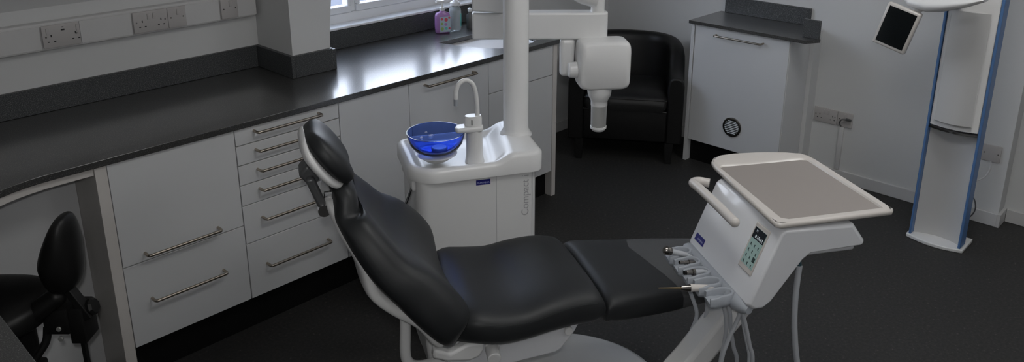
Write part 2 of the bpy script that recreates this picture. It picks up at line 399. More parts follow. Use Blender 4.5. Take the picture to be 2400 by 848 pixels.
plate_on(WORLD, .908, 3.331, 1.144, .132, 'twin socket with a small charging port, leftmost on the trunking', 'usb')
plate_on(WORLD, 1.243, 3.331, 1.144, .140, 'twin socket in the middle of the trunking', 'twin')
plate_on(WORLD, 1.384, 3.331, 1.144, .076, 'single switched plate joined to the middle twin socket', 'spur')
plate_on(WORLD, 1.617, 3.331, 1.144, .078, 'single switched plate on the trunking nearest the pillar', 'spur')

# wall B plates: frame with v = +x, u = -y
FB = Frame(-90, XR, 0)      # u points to -y, v to +x
plate_on(FB, -1.860, 0, .331, .136, 'twin socket low on the right wall beside the small cabinet', 'twin')
plate_on(FB, -1.723, 0, .331, .086, 'single plate with a grey plug and cable, low on the right wall', 'spur')
plate_on(FB, -.978, 0, .337, .086, 'blank cable outlet plate behind the imaging tower', 'blank')
b = MB(); b.box(-1.702, -1.678, -.016, 0, .072, .33, .002)
tag(b.build('cable_conduit', M['trunk'], base=(-1.69, 0, .072), fr=FB), 'thin vertical white conduit below the wall plate', 'conduit')
b = MB(); b.box(-1.672, -1.640, -.024, -.0095, .374, .388, .004); b.tube([(-1.668, -.02, .381), (-1.69, -.03, .378), (-1.70, -.026, .355), (-1.692, -.02, .336)], .004, 8)
tag(b.build('plug_cable', M['mid'], base=(-1.66, -.02, .37), fr=FB), 'short grey plug and cable looping from the single wall plate', 'cable')
b = MB(); b.tube([(-.93, -.012, .340), (-.925, -.018, .30), (-.945, -.03, .25), (-1.0, -.05, .215), (-1.04, -.07, .20)], .004, 8)
tag(b.build('power_cable', M['trunk'], base=(-.93, -.012, .34), fr=FB), 'white cable dropping from the blank plate towards the imaging tower', 'cable')
b = MB(); b.tube([(-.99, -.04, .15), (-.965, -.03, .12), (-.955, -.03, .07), (-.975, -.03, .022), (-1.02, -.05, .012)], .0035, 8)
tag(b.build('floor_cable', M['mid'], base=(-.99, -.03, .012), fr=FB), 'thin grey loop of cable at the foot of the imaging tower', 'cable')

# ================================================================ SMALL CABINET ON THE RIGHT WALL
c = thing('wall_cabinet', 'small white cabinet with a round vent grille, against the right wall', 'cabinet', WORLD, 4.09, 2.2, 0)
b = MB(); b.box(4.11, 4.43 - .001, 1.90, 2.50, .14, .855); b.build('carcass', M['gloss'], c)
b = MB(); b.box(4.10, 4.43 - .015, 1.893, 1.912, .0, .856); b.build('side_panel', M['gloss'], c, bev=.001, seg=1)
b = MB(); b.box(4.085, 4.43 - .015, 2.482, 2.503, .0, .856); b.build('side_panel', M['gloss'], c, bev=.001, seg=1)
b = MB(); b.box(4.09, 4.108, 1.896, 2.478, .141, .853); dr = b.build('door', M['gloss'], c, bev=.0012, seg=1)
b = MB(); so = .034; z = .812
b.tube([(4.09, 2.338, z), (4.09 - so * .75, 2.338, z), (4.09 - so, 2.334, z), (4.09 - so, 2.324, z), (4.09 - so, 2.060, z), (4.09 - so, 2.05, z), (4.09 - so * .75, 2.047, z), (4.09, 2.047, z)], .0055, 10, smooth=False)
b.build('handle', M['steel'], dr, smooth=60)
vy, vz = 2.191, .288
b = MB(); b.axis_lathe([(.058, 0), (.058, .006), (.054, .008), (.046, .008), (.045, .004), (.045, 0)], (4.09, vy, vz), (-1, 0, 0), 36)
gr = b.build('vent_grille', M['dchrome'], dr, smooth=40)
b = MB(); b.axis_lathe([(.046, 0), (.046, .003)], (4.0899, vy, vz), (-1, 0, 0), 32); b.build('grille_backing', M['rubber'], gr)
b = MB()
for i in range(8):
    dz = -.036 + i * .0103; hw = math.sqrt(max(.0445 ** 2 - dz ** 2, 0)); b.box(4.0815, 4.084, vy - hw, vy + hw, vz + dz - .0021, vz + dz + .0021)
b.build('vent_slat', M['pvc'], gr)
b = MB(); b.box(4.13, 4.145, 1.912, 2.482, 0, .14); b.build('kickboard', M['plinth'], c)
b = MB(); b.box(4.34, 4.43, 1.868, 1.892, .072, .856)
tag(b.build('pipe_boxing', M['wall'], base=(4.38, 1.88, .072)), 'narrow white boxing on the wall beside the small cabinet', 'boxing')
b = MB(); tp = [(4.068, 2.512), (4.429, 2.512), (4.429, 1.893), (4.165, 1.872), (4.15, 1.757), (4.068, 1.802)]
b.loft([[(x, y, .857) for x, y in tp], [(x, y, .875) for x, y in tp]])
tag(b.build('cabinet_top', M['granite'], base=(4.25, 2.2, .857)), 'dark speckled top on the small right-wall cabinet', 'worktop')
b = MB(); b.box(4.41, 4.429, 1.942, 2.478, .8755, .972)
tag(b.build('upstand', M['granite_up'], bev=.001, seg=1, base=(4.42, 2.2, .8755)), 'dark upstand at the wall behind the small cabinet top', 'upstand')
b = MB(); b.box(4.134, 4.15, 1.760, 1.852, .8755, .975)
tag(b.build('upstand', M['granite_up'], bev=.001, seg=1, base=(4.14, 1.8, .8755)), 'short dark upstand at the right end of the small cabinet top', 'upstand')

# ================================================================ ARMCHAIR
FA = Frame(-56, 3.79, 2.74)
a_ = thing('tub_armchair', 'black leather tub armchair in the corner by the small cabinet', 'armchair', FA, 0, 0, 0)
def tub():
    b = MB(); P = []
    hwid, dep = .295, .56
    n = 40
    for i in range(n + 1):
        s_ = i / n
        if s_ < .27: t = s_ / .27; P.append((-hwid, t * .26, 0 + .0))
        elif s_ > .73: t = (1 - s_) / .27; P.append((hwid, t * .26, 0))
        else:
            a = PI - PI * (s_ - .27) / .46; P.append((hwid * math.copysign(abs(math.cos(a)) ** .75, math.cos(a)), .26 + (dep - .29) * abs(math.sin(a)) ** .75, 0))
    rings = []
    for i, p in enumerate(P):
        s_ = i / n; q0 = V(P[max(i - 1, 0)]); q1 = V(P[min(i + 1, n)]); t = (q1 - q0).normalized(); nn = V((t.y, -t.x, 0))  # inward
        k = min(s_, 1 - s_) * 2
        h = .545 + .150 * (1 / (1 + math.exp(-(k - .46) * 14)))
        th = .048
        p = V(p); z0 = .13
        lean = V((0, .05, 0)) * max(0, (k - .4)) * 1.2
        r = [(-th, z0), (-th, .3), (-th, h - .05), (-th * .85, h - .018), (-th * .4, h), (th * .4, h), (th * .85, h - .02), (th, h - .055), (th, .3), (th, z0)]
        rings.append([p - nn * d + V((0, 0, z)) + lean * (z / .7) for d, z in r])
    b.loft(rings); return b
tub().build('shell', M['black'], a_, bev=.012, seg=3, smooth=60)
b = MB(); b.box(-.25, .25, .0, .50, .14, .335, .012, 3); b.build('seat_base', M['black'], a_)
b = MB(); b.loft([superring(0, w_, zt, .335, 32, lambda l, z, y=y: (l, y, z), e=5) for y, w_, zt in ((-.028, .225, .375), (-.02, .24, .41), (0.0, .246, .432), (.1, .246, .447), (.25, .246, .45), (.40, .235, .44), (.46, .2, .42))])
b.build('seat_cushion', M['black'], a_, smooth=60)
b = MB(); b.tube([(-.246, -.012, .336), (.246, -.012, .336)], .006, 8, smooth=False); b.tube([(-.246, -.02, .41), (0, -.026, .413), (.246, -.02, .41)], .003, 8); b.build('piping', M['black'], a_)
for x, y in ((-.27, .03), (.27, .03), (-.22, .47), (.22, .47)):
    b = MB(); b.loft([[(x + dx * s_, y + dy * s_, z) for dx, dy in ((-1, -1), (1, -1), (1, 1), (-1, 1))] for s_, z in ((.018, 0), (.026, .135))]); b.build('leg', M['rubber'], a_, bev=.002)

# ================================================================ IMAGING TOWER
tw = thing('imaging_tower', 'tall white imaging tower with blue edge profiles by the right wall', 'imaging machine', WORLD, 4.15, 1.02, 0)
y0, y1 = .900, 1.137
b = MB()
def bowed(x, y0, y1, d, xb, z):
    n = 14; return [(x - d * math.sin(PI * i / n), y0 + (y1 - y0) * i / n, z) for i in range(n + 1)] + [(xb, y1, z), (xb, y0, z)]
b.loft([bowed(4.0, y0 - .012, y1 + .012, .03, 4.16, 0), bowed(4.0, y0 - .012, y1 + .012, .03, 4.16, .018)]); b.build('base_plate', M['plastic'], tw, bev=.004)
b = MB(); b.box(4.07, 4.105, y0 + .012, y1 - .01, .019, 2.2); b.build('column', M['satin'], tw, bev=.01)
# concave lower back panel
b = MB(); n = 14
b.loft([[(4.035 + .035 * math.sin(PI * i / n) ** .8, y0 + .014 + (y1 - y0 - .026) * i / n, z) for i in range(n + 1)] + [(4.09, y1 - .012, z), (4.09, y0 + .014, z)] for z in (.018, .62)]); b.build('lower_panel', M['satin'], tw, smooth=50)
for yy0, yy1 in ((y0, y0 + .013), (y1 - .011, y1)):
    b = MB(); b.box(4.0, 4.078, yy0, yy1, .019, 2.2); b.build('edge_profile', M['blue'], tw, bev=.003)
b = MB(); b.loft([bowed(4.006, y0 + .016, y1 - .014, .022, 4.07, z) for z in (.600, .603, 2.0)]); cp = b.build('carriage_cover', M['satin'], tw, bev=.005, smooth=50)
b = MB(); b.loft([bowed(4.002, y0 + .014, y1 - .012, .024, 4.07, z) for z in (.585, .594)]); b.build('trim_line', M['chrome'], tw, smooth=50)
b = MB(); b.loft([[(3.985 + (x - 4) * 1., y, z) for x, y, z in bowed(4.0, y0 + .04, y1 - .035, .02, 4.0, zz)] for zz in (.63, 1.16)]); b.build('cover_panel', M['satin'], cp, bev=.002, smooth=50)
# side arm carrying the screen
b = MB()
b.loft([[(3.86 + dx * sx, y, z + dz * sz) for dx, dz in [(math.cos(2 * PI * k / 16), math.sin(2 * PI * k / 16)) for k in range(16)]] for y, z, sx, sz in ((.94, 1.245, .05, .012), (1.0, 1.225, .07, .022), (1.10, 1.200, .075, .034), (1.16, 1.19, .07, .034), (1.24, 1.195, .05, .025), (1.262, 1.2, .03, .014))])
b.build('screen_arm', M['plastic'], tw, smooth=60)
b = MB(); b.box(3.90, 4.03, 1.06, 1.12, 1.18, 1.24, .01); b.build('arm_bracket', M['plastic'], tw)
# touch screen, hung from the arm (tilted)
ts = thing('touch_screen', 'tilted square touch screen with a dark display beside the tower', 'screen', WORLD, 3.8, 1.272, 1.07)
q = [V((3.8, 1.302, 1.176)), V((3.8, 1.160, 1.146)), V((3.8, 1.239, .963)), V((3.8, 1.379, 1.008))]
cc = sum(q, V()) / 4
ex = ((q[1] - q[0]) + (q[2] - q[3])).normalized(); ey = ((q[0] - q[3]) + (q[1] - q[2])); ey = (ey - ex * ey.dot(ex)).normalized(); ez = ex.cross(ey)
Rm = Matrix((ex, ey, ez)).transposed().to_4x4(); Rm.translation = cc
W2, H2 = .077, .101
b = MB(); b.box(-W2, W2, -H2, H2, -.03, .0, .009, 3, mx=Rm); hsg = b.build('housing', M['rim'], ts)
b = MB(); b.box(-W2 + .014, W2 - .014, -H2 + .017, H2 - .013, .0002, .0012, 0, mx=Rm); b.build('display', M['screen'], ts)
b = MB(); b.tube([(3.82, 1.22, 1.13), (3.85, 1.19, 1.17), (3.86, 1.17, 1.18)], .014, 12); b.build('mount', M['plastic_dim'], ts)

# ================================================================ DENTAL CHAIR
FC = Frame(-28.5, .4771588 * 2.28, .8788171 * 2.28)
ch = thing('dental_chair', 'slate black dental patient chair with white shell, in the middle of the room', 'dental chair', FC, .8, 0, 0)
def cushion(stations, e=2.7, n=48):
    b = MB(); rings = []
    for y, w_, zt, zb, top in stations:
        rings.append(superring(0, w_, zt, zb, n, lambda l, z, y=y: (y, l, z), e=e, top=(lambda l, t=top: t * (l * l - .35))))
    b.loft(rings); return b
def interp(tab, n):
    """Catmull interpolation of a table of tuples -> n rows per step"""
    out = []; T = [tab[0]] + list(tab) + [tab[-1]]
    for i in range(1, len(T) - 2):
        for k in range(n):
            t = k / n; row = []
            for a, b_, c_, d_ in zip(*T[i - 1:i + 3]):
                row.append(.5 * ((2 * b_) + (c_ - a) * t + (2 * a - 5 * b_ + 4 * c_ - d_) * t * t + (3 * b_ - a - 3 * c_ + d_) * t ** 3))
            out.append(tuple(row))
    out.append(tuple(tab[-1])); return out
seat = [(0.426, 0.108, 0.500, 0.449, 0.000), (0.441, 0.169, 0.526, 0.439, 0.000), (0.476, 0.215, 0.547, 0.434, 0.000), (0.531, 0.247, 0.560, 0.430, 0.004), (0.601, 0.256, 0.547, 0.419, 0.008), (0.680, 0.252, 0.539, 0.419, 0.008), (0.760, 0.247, 0.554, 0.425, 0.006), (0.841, 0.241, 0.562, 0.428, 0.002), (0.901, 0.237, 0.555, 0.426, 0.000), (0.937, 0.228, 0.543, 0.433, 0.000), (0.954, 0.219, 0.517, 0.445, 0.000), (0.958, 0.205, 0.503, 0.461, 0.000)]
st = cushion(interp(seat, 3), e=3.4).build('seat', M['slate'], ch, smooth=80)
b = MB()
b.tube([(u, -(w_ + .0005) , zt - .034) for u, w_, zt in ((.50, .229, .55), (.56, .251, .556), (.62, .2545, .546), (.70, .2505, .544), (.78, .2445, .556), (.86, .2385, .561), (.92, .2305, .552))], .0012, 6); b.build('seam', M['slate'], st)
leg = [(0.959, 0.205, 0.474, 0.433, 0.000), (0.963, 0.219, 0.496, 0.417, 0.000), (0.977, 0.220, 0.513, 0.414, 0.000), (1.022, 0.222, 0.517, 0.408, 0.000), (1.202, 0.208, 0.497, 0.401, 0.000), (1.381, 0.186, 0.479, 0.404, 0.000), (1.471, 0.174, 0.468, 0.405, 0.000), (1.516, 0.161, 0.459, 0.410, 0.000), (1.531, 0.135, 0.448, 0.424, 0.000)]
lr = cushion(interp(leg, 3), e=4.).build('leg_rest', M['slate'], ch, smooth=80)
# backrest
back = [  # rear spine u, z, half width, thickness, bolster height
    (0.486, 0.456, 0.189, 0.084, 0.021), (0.449, 0.460, 0.247, 0.114, 0.035), (0.400, 0.490, 0.320, 0.143, 0.049), (0.339, 0.556, 0.327, 0.153, 0.056),
    (0.281, 0.627, 0.306, 0.148, 0.052), (0.227, 0.697, 0.283, 0.123, 0.044), (0.184, 0.773, 0.251, 0.110, 0.035), (0.152, 0.843, 0.206, 0.097, 0.022),
    (0.140, 0.881, 0.159, 0.086, 0.012), (0.147, 0.924, 0.134, 0.073, 0.005), (0.141, 0.944, 0.101, 0.050, 0.005)]
def back_rings(tab, k0, k1, wf=1., n=48, e=3.):
    rows = interp(tab, 4); rings = []
    for i, (u, z, w_, th, bo) in enumerate(rows):
        a = rows[max(i - 1, 0)]; c_ = rows[min(i + 1, len(rows) - 1)]
        t = V((c_[0] - a[0], 0, c_[1] - a[1])).normalized(); nn = V((t.z, 0, -t.x))   # towards the sitter
        if nn.x < 0: nn = -nn
        P0 = V((u, 0, z))
        rings.append(superring(0, w_ * wf, th * k1, th * k0, n, lambda l, h: P0 + nn * h + V((0, l, 0)), e=e, top=lambda l, bo=bo, th=th: bo * 1.5 * (l * l - .30)))
    return rings
b = MB(); b.loft(back_rings(back, 0, 1)); bk = b.build('backrest', M['slate'], ch, smooth=80)
shell = [(0.481, 0.437, 0.160, 0.050, 0.000), (0.445, 0.441, 0.200, 0.050, 0.000), (0.398, 0.473, 0.249, 0.050, 0.000), (0.346, 0.545, 0.249, 0.050, 0.000), (0.274, 0.599, 0.240, 0.050, 0.000), (0.219, 0.657, 0.226, 0.050, 0.000), (0.200, 0.738, 0.201, 0.049, 0.000), (0.165, 0.813, 0.165, 0.049, 0.000), (0.148, 0.854, 0.135, 0.050, 0.000), (0.135, 0.891, 0.110, 0.050, 0.000), (0.132, 0.912, 0.080, 0.050, 0.000)]
b = MB(); b.loft(back_rings(shell, -.2, 1, e=3.2)); b.build('back_shell', M['plastic'], ch, smooth=80)
# headrest
hd = math.radians(-66)
Rh = Matrix.Rotation(0, 4, 'Z'); hc = V((.126, 0, 1.012)); ax = V((.602, 0, -.799)).normalized(); nn = V((.799, 0, .602)).normalized()
def head_rings(tab, n=44, e=2.5, dip=0):
    r = []
    for s_, w_, h1, h0 in interp(tab, 3):
        r.append(superring(0, w_, h1, h0, n, lambda l, h: hc + ax * s_ + nn * h + V((0, l, 0)), e=e, top=lambda l: dip * (l * l - .3)))
    return r
head = [(-.093, .044, .037, .018), (-.087, .078, .052, .010), (-.066, .109, .065, .0), (-.028, .127, .070, -.004), (.019, .129, .069, -.004), (.057, .115, .063, .0), (.080, .088, .052, .008), (.090, .054, .040, .018)]
b = MB(); b.loft(head_rings(head, dip=.02)); hr = b.build('headrest', M['slate'], ch, smooth=80)
hshell = [(-.094, .05, .02, .006), (-.088, .08, .022, -.006), (-.06, .112, .02, -.022), (-.02, .124, .018, -.027), (.03, .122, .018, -.027), (.065, .105, .02, -.02), (.088, .07, .02, -.002), (.093, .04, .02, .006)]
b = MB(); b.loft(head_rings(hshell)); b.build('headrest_shell', M['plastic'], hr, smooth=80)
def cp_(s_, l, h): return hc + ax * s_ + nn * h + V((0, l, 0))
b = MB()
b.loft([[cp_(s_ + ds, l, h) for ds, l in ((-.03, -.05), (.03, -.05), (.03, .03), (-.03, .03))] for s_, h in ((.0, -.028), (.01, -.07))]); b.build('headrest_mount', M['mid'], ch, bev=.01)
b = MB(); b.loft([[V(p) + V((0, l, 0)) for p in ((.075, 0, .98), (.10, 0, .985), (.135, 0, .885), (.11, 0, .878))] for l in (-.075, -.045)]); b.build('headrest_arm', M['mid'], ch, bev=.008)
b = MB(); b.cyl((.122, -.085, .883), (.122, -.035, .883), .018); b.tube([(.13, -.06, .885), (.155, -.05, .90), (.175, -.04, .915)], .011, 12); b.box(.125, .175, -.06, -.045, .905, .93, .004); b.build('headrest_joint', M['chrome'], ch)
# seat frame, knob, hinge cover, arm roller, handle bar, lift column, base
sf = [(.45, .40), (.47, .44), (.60, .43), (.75, .432), (.88, .448), (.885, .435), (.862, .395), (.82, .345), (.80, .335), (.60, .322), (.45, .32)]
b = MB(); b.prism(sf, lambda p, q, t: (p, t, q), -.185, .185); b.build('seat_frame', M['console'], ch, bev=.008)
b = MB(); b.cyl((.84, -.198, .412), (.84, -.18, .412), .014); b.build('knob', M['plastic'], ch, bev=.003)
b = MB(); b.prism([(.40, .455), (.45, .43), (.50, .452), (.555, .45), (.553, .425), (.54, .402), (.51, .393), (.44, .405), (.395, .425)], lambda p, q, t: (p, t, q), -.225, -.19); b.build('hinge_cover', M['plastic'], ch, bev=.008)
b = MB(); b.cyl((.580, -.245, .398), (.585, -.19, .405), .021); b.box(.565, .61, -.20, -.186, .39, .43, .004); b.build('armrest_stub', M['plastic'], ch, bev=.003)
b = MB(); b.tube([(.335, -.165, .62), (.328, -.17, .56), (.325, -.172, .50), (.322, -.172, .43), (.328, -.170, .395), (.350, -.165, .370), (.40, -.15, .355), (.48, -.12, .35)], .0165, 14); b.build('guard_bar', M['plastic'], ch, smooth=60)
b = MB(); b.loft([[(x + dx, y, z) for dx, y in ((-.09, -.1), (.09, -.1), (.09, .1), (-.09, .1))] for x, z in ((.49, .42), (.50, .30), (.60, .07))]); b.build('lift_arm', M['plastic'], ch, bev=.02)
b = MB(); b.loft([[(.80 + .46 * s_ * math.cos(2 * PI * k / 48), .36 * s_ * math.sin(2 * PI * k / 48), z) for k in range(48)] for s_, z in ((.98, 0), (1, .02), (.985, .045), (.93, .058), (.6, .066), (.01, .07))]); b.build('base', M['plastic'], ch, smooth=60)
# film over the foot end
film = [r for r in interp(leg, 3) if r[0] > 1.19]
b = MB(); rr = []
for k, (y, w_, zt, zb, tp) in enumerate(film):
    rr.append(superring(0, w_ + .002, zt + .002, zb - .002, 48, lambda l, z, y=y, k=k: (y + (0.03 * (-l) / .19 if k == 0 else 0), l, z), e=4.))
b.loft(rr, cap=False); fm = b.build('foot_cover', M['film'], base=(1.3, 0, .45), fr=FC, smooth=80)
tag(fm, 'clear plastic cover stretched over the foot end of the leg rest', 'plastic cover')

# ================================================================ CUSPIDOR UNIT
cu = thing('cuspidor_unit', 'white dental unit with blue badge behind the patient chair', 'dental unit', FC, .72, .58, 0)
VF = .425
def rr_rect(x0, x1, y0, y1, r, z, n=6):
    P = []
    for cx, cy, a0 in ((x1 - r, y1 - r, 0), (x0 + r, y1 - r, PI / 2), (x0 + r, y0 + r, PI), (x1 - r, y0 + r, 1.5 * PI)):
        for i in range(n + 1): a = a0 + PI / 2 * i / n; P.append((cx + r * math.cos(a), cy + r * math.sin(a), z))
    return P
b = MB(); b.loft([rr_rect(.484, .950, VF, .755, .045, z) for z in (0, .700)]); b.build('cabinet_body', M['plastic'], cu, smooth=50)
b = MB(); b.box(.783, .7845, VF - .0008, VF + .001, .02, .70); b.box(.925, .9262, VF - .0008, VF + .001, .02, .70); b.build('panel_joint', M['ink'], cu)
# hood with a scooped basin in front of the column
NX, NY = 44, 40
bm_ = MB(); grid = []
hx0, hx1, hy0, hy1 = .462, .972, VF - .014, .765
def hood_z(x, y):
    t = (x - .775 - .16 * max(0, y - .47)) / .085; t = min(max(t, 0), 1); t = t * t * (3 - 2 * t)
    z = .750 + .012 * min(1, max(0, (y - .43) / .2)) + .030 * t
    inside = min(1, max(0, (x - .485) / .035)) * min(1, max(0, (y - (hy0 + .028)) / .035)) * min(1, max(0, (hy1 - .012 - y) / .03))
    return z - .022 * (1 - t) * inside
def corner(x, y):   # rounded plan corners, the left front one wider
    r = .105 if (x < .6 and y < .56) else .05
    cx = min(max(x, hx0 + r), hx1 - r); cy = min(max(y, hy0 + r), hy1 - r); dx, dy = x - cx, y - cy; d = math.hypot(dx, dy); m_ = max(abs(dx), abs(dy))
    if d > 1e-6 and abs(dx) > 1e-6 and abs(dy) > 1e-6: return cx + dx * m_ / d, cy + dy * m_ / d
    return x, y
for j in range(NY + 1):
    row = []
    for i in range(NX + 1):
        x = hx0 + (hx1 - hx0) * i / NX; y = hy0 + (hy1 - hy0) * j / NY; X, Y = corner(x, y)
        e_ = min(x - hx0, hx1 - x, y - hy0, hy1 - y); drop = .016 * max(0, 1 - e_ / .022) ** 2
        row.append(bm_.bm.verts.new((X, Y, hood_z(x, y) - drop)))
    grid.append(row)
for j in range(NY):
    for i in range(NX): bm_._f([grid[j][i], grid[j][i + 1], grid[j + 1][i + 1], grid[j + 1][i]])
rim = [grid[0][i] for i in range(NX + 1)] + [grid[j][NX] for j in range(1, NY + 1)] + [grid[NY][i] for i in range(NX - 1, -1, -1)] + [grid[j][0] for j in range(NY - 1, 0, -1)]
low = []
for v_ in rim:
    z = .700; low.append(bm_.bm.verts.new((v_.co.x, v_.co.y, z)))
for k in range(len(rim)): bm_._f([rim[k], rim[(k + 1) % len(rim)], low[(k + 1) % len(rim)], low[k]])
bm_._f(low)
bm_.build('hood', M['plastic'], cu, smooth=50)
b = MB(); b.box(.470, .545, VF + .04, VF + .25, .655, .699, .01); b.build('side_pod', M['plastic'], cu)
b = MB(); b.cyl((.475, VF + .07, .655), (.425, VF + .07, .53), .009); b.cyl((.498, VF + .09, .66), (.498, VF + .09, .45), .012); b.build('suction_tube', M['chrome'], cu)
b = MB(); b.box(.705, .7595, VF - .0018, VF - .0002, .668, .688); bd = b.build('badge', M['badge'], cu)
text('lettering', 'PLANMECA', .0095, M['pale'], bd, (.732, VF - .0022, .676), (PI / 2, 0, 0))
text('lettering', 'Compact i', .0405, M['ink'], cu, (.898, VF - .0008, .602), (PI / 2, -PI / 2, 0), ext=.0002)
# spittoon bowl, its stand and filler
sp = MB(); BX, BY = .578, .520
sp.loft([[(BX + r * math.cos(2 * PI * k / 56), BY + r * math.sin(2 * PI * k / 56), z) for k in range(56)] for r, z in
         ((.030, .781), (.060, .784), (.084, .798), (.099, .820), (.106, .845), (.109, .862), (.1055, .862), (.102, .843), (.094, .822), (.078, .803), (.054, .792), (.028, .790))])
sp.build('spittoon_bowl', M['bowl'], cu, smooth=60)
b = MB(); b.lathe([(.02, .740), (.045, .752), (.078, .776), (.070, .7795), (.02, .7795)], BX, BY, 40); b.build('bowl_seat', M['plastic'], cu, smooth=60)
b = MB(); b.lathe([(.030, .7925), (.031, .803), (.027, .806)], BX + .008, BY - .02, 24); b.build('strainer', mat('pale blue strainer', (.3, .42, .75), .3), cu)
b = MB(); b.loft([[(.720 + sx * a, .500 + sy * c_, z) for a, c_ in [(math.cos(2 * PI * k / 24), math.sin(2 * PI * k / 24)) for k in range(24)]] for sx, sy, z in ((.037, .034, .733), (.032, .031, .76), (.030, .03, .872))]); b.build('filler_post', M['plastic'], cu, smooth=60)
b = MB(); b.loft([[(.648, .478, z), (.70, .47, z), (.745, .468, z), (.756, .50, z), (.745, .535, z), (.66, .53, z), (.645, .505, z)] for z in (.858, .878)]); b.build('filler_shelf', M['plastic'], cu, bev=.007)
b = MB(); b.loft([[(.718 + s_ * .034 * math.cos(2 * PI * k / 24), .507 + s_ * .022 * math.sin(2 * PI * k / 24), z) for k in range(24)] for s_, z in ((1, .8785), (1, .907), (.9, .915))]); fh = b.build('filler_head', M['plastic'], cu, smooth=50)
b = MB(); b.box(.706, .709, .481, .487, .884, .904); b.build('mark', M['hole'], fh)
b = MB(); b.tube([(.735, .505, .90), (.733, .505, .96), (.727, .505, 1.01), (.715, .505, 1.040), (.692, .505, 1.054), (.668, .505, 1.043), (.655, .505, 1.015), (.653, .505, .985)], .0088, 14); b.build('filler_tube', M['plastic'], cu, smooth=60)
b = MB(); b.cyl((.653, .505, .985), (.653, .505, .960), .0078); b.build('tube_tip', M['grey'], cu)

# ---- post with the x-ray arm
CXu, CXv = .922, .622
xs = thing('xray_arm', 'white x-ray tube head on a folding arm from the tall post', 'x-ray machine', FC, CXu, CXv, .768)
b = MB(); b.lathe([(.064, .778), (.062, .784), (.054, .795), (.0495, .805), (.0495, 2.2)], CXu, CXv, 40); b.build('post', M['plastic'], xs, smooth=50)
xf = Frame(-45.4, 2.185, 2.345)
def toC(u, v, z):
    p = xf.w(u, v, z) - FC.o; return (p.dot(FC.u), p.dot(FC.v), z)
b = MB(); L = .541
b.loft([[toC(x, y, z) for x, y in [(.0, .0), (.0, .075)] + [(L - .03 + .0375 * math.sin(PI * k / 12), .0375 + .0375 * math.cos(PI * k / 12)) for k in range(13)]] for z in (1.121, 1.231)])
b.build('lower_beam', M['plastic'], xs, bev=.008, smooth=50)
b = MB(); b.loft([[toC(x, y, z) for x, y in ((.0, -.01), (.135, -.05), (.145, .03), (.0, .07))] for z in (1.239, 1.34)]); b.build('upper_beam', M['plastic'], xs, bev=.008)
b = MB(); b.cyl(toC(L - .035, .0375, 1.224), toC(L - .035, .0375, 1.55), .028); b.build('pivot_post', M['plastic'], xs, smooth=50)
b = MB(); b.tube([toC(L - .035, .0375, 1.285), toC(L - .09, .04, 1.30), toC(L - .17, .05, 1.34), toC(L - .3, .08, 1.45)], .042, 18, smooth=False); b.build('elbow', M['plastic'], xs, smooth=60)
# yoke and head
b = MB(); b.loft([[toC(x, y, z) for x, y in ((.355, .0), (.415, .0), (.415, .05), (.355, .05))] for z in (.965, 1.124)]); b.build('yoke', M['plastic'], xs, bev=.018, seg=5)
hf = Frame(-39, *xf.w(.528, -.03, 0).xy)
def toH(u, v, z):
    p = hf.w(u, v, z) - FC.o; return (p.dot(FC.u), p.dot(FC.v), z)
b = MB()
rings = []
for v_, s_ in ((-.055, .86), (-.047, .95), (-.03, .99), (0, 1), (.05, 1), (.075, .93), (.085, .8)):
    rg = []
    for k in range(44):
        a = 2 * PI * k / 44; c_, sn = math.cos(a), math.sin(a)
        rg.append(toH(.106 * s_ * math.copysign(abs(c_) ** (2 / 7), c_), v_, 1.030 + .101 * s_ * math.copysign(abs(sn) ** (2 / 7), sn)))
    rings.append(rg)
b.loft(rings); hh = b.build('tube_head', M['plastic'], xs, smooth=60)
b = MB(); b.box(-.1005, -.098, -.02, .03, .985, 1.07, mx=None)
bb = MB(); 
for z0_, z1_ in ((1.03, 1.075), (.95, .985)):
    bb.loft([[toH(-.1, y, z), toH(-.097, y, z)] for y, z in ((-.02, z0_), (.025, z0_), (.025, z1_), (-.02, z1_), (-.02, z0_))], cap=False, closed=False)
bb.build('side_label', M['mid'], hh); b.bm.free()
b = MB(); p0 = V(toH(-.105, .01, 1.005)); b.cyl(p0, V(toH(-.140, .01, 1.005)), .034, .030, n=28); b.build('head_pivot', M['plastic'], xs, bev=.004, smooth=50)
b = MB(); cH = toH(-.012, .0, 0)
b.lathe([(.050, .935), (.049, .915), (.046, .898), (.037, .880), (.034, .874), (.034, .855), (.0, .855)], cH[0], cH[1], 32); b.build('cone_collar', M['plastic'], xs, smooth=40)
b = MB(); b.lathe([(.0325, .855), (.0315, .765)], cH[0], cH[1], 32); b.build('cone_sleeve', M['alu'], xs, smooth=40)
b = MB(); b.lathe([(.0335, .765), (.0335, .756), (.029, .752), (.026, .746), (.0, .746)], cH[0], cH[1], 32); b.build('cone_tip', M['plastic'], xs, smooth=40)

# ================================================================ DELIVERY CONSOLE WITH TRAY
FD = Frame(-33, 1.943, .881)
dc = thing('delivery_console', 'white instrument console with a display and grey tray, over the foot of the chair', 'dental console', FD, .1, .2, .63)
b = MB()
prof = [(-.062, .652), (-.045, .637), (-.018, .637), (.006, .655), (.095, .782), (.118, .800), (.284, .806), (.291, .815), (.247, .874), (.03, .880), (.018, .870)]
n_ = 18; rings = []
def prof_at(t):   # t 0 (near side) .. 1 (far side); sides pull in slightly
    v_ = .005 + .372 * t; k = max(0, (t - .97) / .03) + max(0, (.03 - t) / .03)
    du = -.012 * t; cx, cz = .08, .78; s_ = 1 - .045 * k
    return [(cx + (p - cx) * s_ + du, v_, cz + (q - cz) * s_ + .014 * t * (1 if q < .7 else 0)) for p, q in prof]
b.loft([prof_at(t) for t in (0, .03, .5, .97, 1)]); body = b.build('housing', M['console'], dc, bev=.009, seg=3, smooth=50)
b = MB(); b.box(.092, .272, .024, .33, .779, .812, .010, 3); b.build('rear_block', M['console'], dc)
